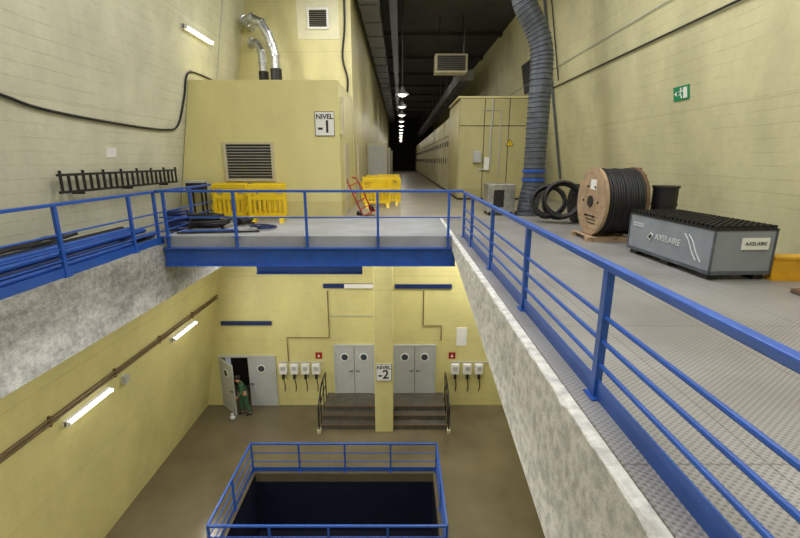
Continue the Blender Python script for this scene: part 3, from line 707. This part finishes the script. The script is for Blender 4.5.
leaf('door_leaf', e, .0, 1.0, .01, 2.12, 0, X=X)
for (x0, x1) in ((-2.9, -.92), (-.23, 1.72)):
    e = thing('staircase', ((x0+x1)/2, 14.4, ZF), 'short dark concrete steps up to the grey double doors', 'stairs', 'steps to the lower doors')
    b = B(); b.bb(x0, x1, 14.6, YB-.01, ZF, ZL)
    for i in range(2): b.bb(x0, x1, 13.95+i*.33, 14.6, ZF+i*.187, ZF+(i+1)*.187)
    b.obj('steps', M_step, e)
    for i in range(3): B().bb(x0, x1, (13.94, 14.27, 14.59)[i], (13.97, 14.30, 14.62)[i], ZF+(i+1)*.187-.015, ZF+(i+1)*.187+.006).obj('step_nosing', M_orange, e)
B().bb(-.92, -.23, 14.42, YB-.01, ZF, ZL).obj('landing_block', M_step, label='dark concrete landing joining the two step flights', cat='landing')
for x in (-2.95, 1.78):
    e = thing('handrail', (x, 13.9, ZF), 'dark tubular handrail beside the short steps', 'handrail', 'handrails of the lower steps')
    b = B(); b.tube(smoothpath([(x, 13.8, ZF), (x, 13.8, ZF+.95), (x, 13.9, ZF+1.05), (x, 14.6, ZL+.93), (x, 15.5, ZL+.93)], 5), .03, 8); b.obj('top_rail', M_dark, e, smooth=True)
    for y in (14.3, 14.9, 15.45): B().cyl((x, y, ZF), (x, y, ZL+.75+(.18 if y > 14.5 else .1)), .022, seg=8).obj('post', M_dark, e)
    B().tube([(x, 13.82, ZF+.55), (x, 14.6, ZL+.45), (x, 15.5, ZL+.45)], .018, 8).obj('middle_rail', M_dark, e)
    B().bb(x-.06, x+.06, 13.7, 13.9, ZF, ZF+.12).obj('foot', M_cardb, e)
for (x0, x1, z, lab) in ((-6.9, -4.96, -4.5, 'dark blue strip on the wall above the open door'), (-2.9, -.95, -3.0, 'dark blue strip high on the lower wall'), (-.2, 1.95, -3.02, 'dark blue strip high on the lower wall')):
    B().bb(x0, x1, YB-.08, YB, z-.08, z+.08).obj('wall_strip', M_blueD, label=lab, cat='wall bar')
B().bb(-2.1, -1.0, YB-.1, YB-.08, -3.08, -2.92).obj('fluorescent_batten', M_white, label='white lamp batten fixed on the blue strip', cat='lamp')
def cond(pts, lab, m=M_brown, r=.025, off=.04):
    b = B(); b.tube([(x, YB-off, z) for x, z in pts], r, 8); b.obj('conduit', m, label=lab, cat='conduit')
cond([(-2.75, -3.2), (-2.75, -5.1), (-4.4, -5.1), (-4.4, -6.1)], 'brown conduit bending down the lower wall', r=.02)
cond([(-2.7, -4.2), (-1.0, -4.2)], 'thin grey conduit crossing above the grey doors', M_grey, r=.012)
cond([(.9, -3.2), (.9, -4.6), (1.6, -4.6), (1.6, -5.2)], 'brown conduit bending on the lower wall', r=.02)
def socket(x, z):
    e = thing('socket_unit', (x, YB-.1, z), 'white wall socket box with black hanging lead', 'socket box', 'white socket boxes on lower wall')
    B().bb(x-.16, x+.16, YB-.16, YB, z, z+.42).obj('body', M_white, e, bevel=.02)
    B().bb(x-.08, x+.08, YB-.19, YB-.16, z+.2, z+.34).obj('lid', M_grey, e)
    b = B(); b.cyl((x, YB-.12, z), (x, YB-.16, z-.18), .055, seg=12); b.tube(smoothpath([(x, YB-.15, z-.16), (x+.05, YB-.14, z-.5), (x+.02, YB-.12, z-.75)], 5), .02, 8); b.obj('lead', M_black, e, smooth=True)
    return e
s0 = socket(-4.62, -6.62)
for x in (-4.18, -3.74, -3.31, 2.18, 2.66, 3.12): copy_thing(s0, (x, YB-.1, -6.62))
cond([(-4.8, -6.15), (-3.0, -6.15)], 'horizontal conduit feeding the white socket boxes', M_grey, .02, off=.02)
cond([(2.0, -6.15), (3.5, -6.15)], 'horizontal conduit feeding the white socket boxes', M_grey, .02, off=.02)
for x in (-3.2, 2.05):
    e = thing('fire_sign', (x, YB, -5.95), 'small red square fire equipment sign', 'sign', 'red fire signs')
    B().bb(x-.13, x+.13, YB-.02, YB, -6.0, -5.74).obj('panel', M_red, e)
    B().prism([(x-.05, YB-.024, -5.93), (x+.05, YB-.024, -5.93), (x, YB-.024, -5.8)], (0, .004, 0)).obj('flame_symbol', M_white, e)
B().bb(2.2, 2.6, YB-.02, YB, -5.45, -4.7).obj('notice_board', M_white, label='white notice sheet on the lower yellow wall', cat='notice')

# ------------------------------------------------------------------ person
def skin(name, verts, edges, m, parent, root=0, sub=2):
    me = bpy.data.meshes.new(name); me.from_pydata([v[:3] for v in verts], edges, []); me.materials.append(m)
    ob = bpy.data.objects.new(name, me); C.objects.link(ob)
    md = ob.modifiers.new('skin', 'SKIN'); md.use_smooth_shade = True
    if not me.skin_vertices: me.skin_vertices.new()
    for i, v in enumerate(verts):
        r = v[3]; sv = me.skin_vertices[0].data[i]; sv.radius = (r if isinstance(r, (int, float)) else r[0], r if isinstance(r, (int, float)) else r[1]); sv.use_root = (i == root)
    if sub: s = ob.modifiers.new('sub', 'SUBSURF'); s.levels = sub; s.render_levels = sub
    ob.parent = parent; return ob
PX, PY = -6.02, 14.95
pe = thing('person', (PX, PY, ZF), 'person in green overalls standing slightly bent beside the open door', 'person')
bv = [(0, 0, .93, (.13, .11)), (0, -.04, 1.11, (.12, .1)), (0, -.1, 1.29, (.16, .11)), (0, -.14, 1.39, (.08, .07)), (0, -.18, 1.46, .05), (0, -.22, 1.53, (.07, .085)), (0, -.225, 1.61, (.075, .09)), (0, -.215, 1.67, (.05, .06)),
      (-.09, 0, .86, .085), (-.1, -.12, .48, .055), (-.11, -.09, .09, .04), (-.12, -.2, .04, .035),
      (.09, 0, .86, .085), (.1, .03, .48, .055), (.11, .14, .09, .04), (.12, .03, .04, .035),
      (-.17, -.1, 1.35, .055), (-.23, -.06, 1.09, .04), (-.24, -.2, .87, .028), (-.24, -.23, .8, .03),
      (.17, -.1, 1.35, .055), (.23, -.13, 1.09, .04), (.23, -.31, .94, .028), (.22, -.37, .89, .03)]
be = [(0,1),(1,2),(2,3),(3,4),(4,5),(5,6),(6,7),(0,8),(8,9),(9,10),(10,11),(0,12),(12,13),(13,14),(14,15),(2,16),(16,17),(17,18),(18,19),(2,20),(20,21),(21,22),(22,23)]
skin('body', bv, be, M_skin, pe)
jv = [(0, 0, .95, (.145, .125)), (0, -.04, 1.11, (.14, .12)), (0, -.1, 1.29, (.175, .125)), (0, -.14, 1.38, (.1, .09)),
      (-.18, -.1, 1.35, .07), (-.235, -.06, 1.09, .053), (-.242, -.185, .9, .04), (.18, -.1, 1.35, .07), (.235, -.13, 1.09, .053), (.232, -.295, .95, .04)]
skin('overall_jacket', jv, [(0,1),(1,2),(2,3),(2,4),(4,5),(5,6),(2,7),(7,8),(8,9)], M_cover, pe)
tv = [(0, 0, .95, (.14, .12)), (-.09, 0, .85, .1), (-.1, -.12, .48, .075), (-.11, -.09, .1, .062), (.09, 0, .85, .1), (.1, .03, .48, .075), (.11, .14, .1, .062)]
skin('trousers', tv, [(0,1),(1,2),(2,3),(0,4),(4,5),(5,6)], M_cover, pe)
for sx, y in ((-.115, -.16), (.115, .07)):
    B().sphere((PX+sx, PY+y, ZF+.05), .05, (1, 2.6, 1)).obj('boot', M_black, pe, smooth=True)
B().sphere((PX, PY-.205, ZF+1.63), .105, (.92, 1.1, .9)).obj('hair', M_hair, pe, smooth=True)
B().sphere((PX, PY-.33, ZF+1.56), .016, (1, 1.4, 1.6)).obj('nose', M_skin, pe, smooth=True)
for s in (-1, 1):
    B().sphere((PX+s*.032, PY-.313, ZF+1.585), .011).obj('eye', M_black, pe, smooth=True)
    B().sphere((PX+s*.085, PY-.215, ZF+1.57), .028, (.4, .7, 1)).obj('ear', M_skin, pe, smooth=True)
B().box((PX, PY-.305, ZF+1.51), (.05, .008, .01)).obj('mouth', M_red, pe)
for hx, hy, hz, s in ((-.24, -.23, .8, -1), (.22, -.37, .89, 1)):
    for k in range(4):
        L = (.075, .085, .08, .065)[k]; ox = (-.024+.016*k)
        skin('finger', [(hx+ox, hy, hz-.01, .0085), (hx+ox, hy-.01, hz-L*.5-.02, .008), (hx+ox, hy+.01, hz-L-.02, .007)], [(0,1),(1,2)], M_skin, pe, sub=1)
    skin('thumb', [(hx-s*.02, hy-.01, hz+.01, .01), (hx-s*.045, hy-.03, hz-.02, .009), (hx-s*.045, hy-.03, hz-.055, .008)], [(0,1),(1,2)], M_skin, pe, sub=1)
pe.rotation_euler = (0, 0, math.radians(-60))
B().sphere((-6.4, 14.55, ZF+.11), .11, (1, .8, 1)).cyl((-6.4, 14.55, ZF+.19), (-6.4, 14.55, ZF+.27), .035, .06, seg=12).obj('plastic_bag', M_print, label='white plastic sack standing at the feet of person', cat='bag', smooth=True)

# ------------------------------------------------------------------ lights
def area(loc, sx, sy, en, col=(1, .985, .965), rot=(0, 0, 0)):
    li = bpy.data.lights.new('hall_and_fill_light', 'AREA'); li.shape = 'RECTANGLE'; li.size = sx; li.size_y = sy; li.energy = en; li.color = col
    o = bpy.data.objects.new('hall_and_fill_light', li); o.location = loc; o.rotation_euler = rot; C.objects.link(o)
area((.8, 1, 7.4), 6, 3, 430)
area((.5, 7, 7.4), 6, 3, 430)
area((.2, 13, 7.4), 5, 2, 300)
area((2.5, 13.6, -.8), 4, 2, 210)  # added fill under the slab to brighten the lower level
area((-2.8, 12.2, -.8), 3.5, 2, 130)  # another added fill beneath the bridge, no fixture there
area((-2.5, 5, -.5), 1.5, 5, 210)  # added fill hanging free in the void, lights the lower level
area((1.5, 24, 7.2), 2, 1.5, 70)  # added corridor fill, apart from the pendant lamps
w = bpy.data.worlds.new('world'); bpy.context.scene.world = w; w.use_nodes = True
w.node_tree.nodes['Background'].inputs[0].default_value = (.9, .93, 1, 1); w.node_tree.nodes['Background'].inputs[1].default_value = .2
try:
    bpy.context.scene.view_settings.view_transform = 'Standard'
except Exception: pass
cam = bpy.data.cameras.new('camera'); cam.sensor_width = 36; cam.lens = 430/800*36; cam.clip_end = 200; cam.clip_start = .05
co = bpy.data.objects.new('camera', cam); co.location = (0, 0, CAMZ)
co.rotation_euler = (math.pi/2-math.atan(109/430), 0, 0); C.objects.link(co); bpy.context.scene.camera = co
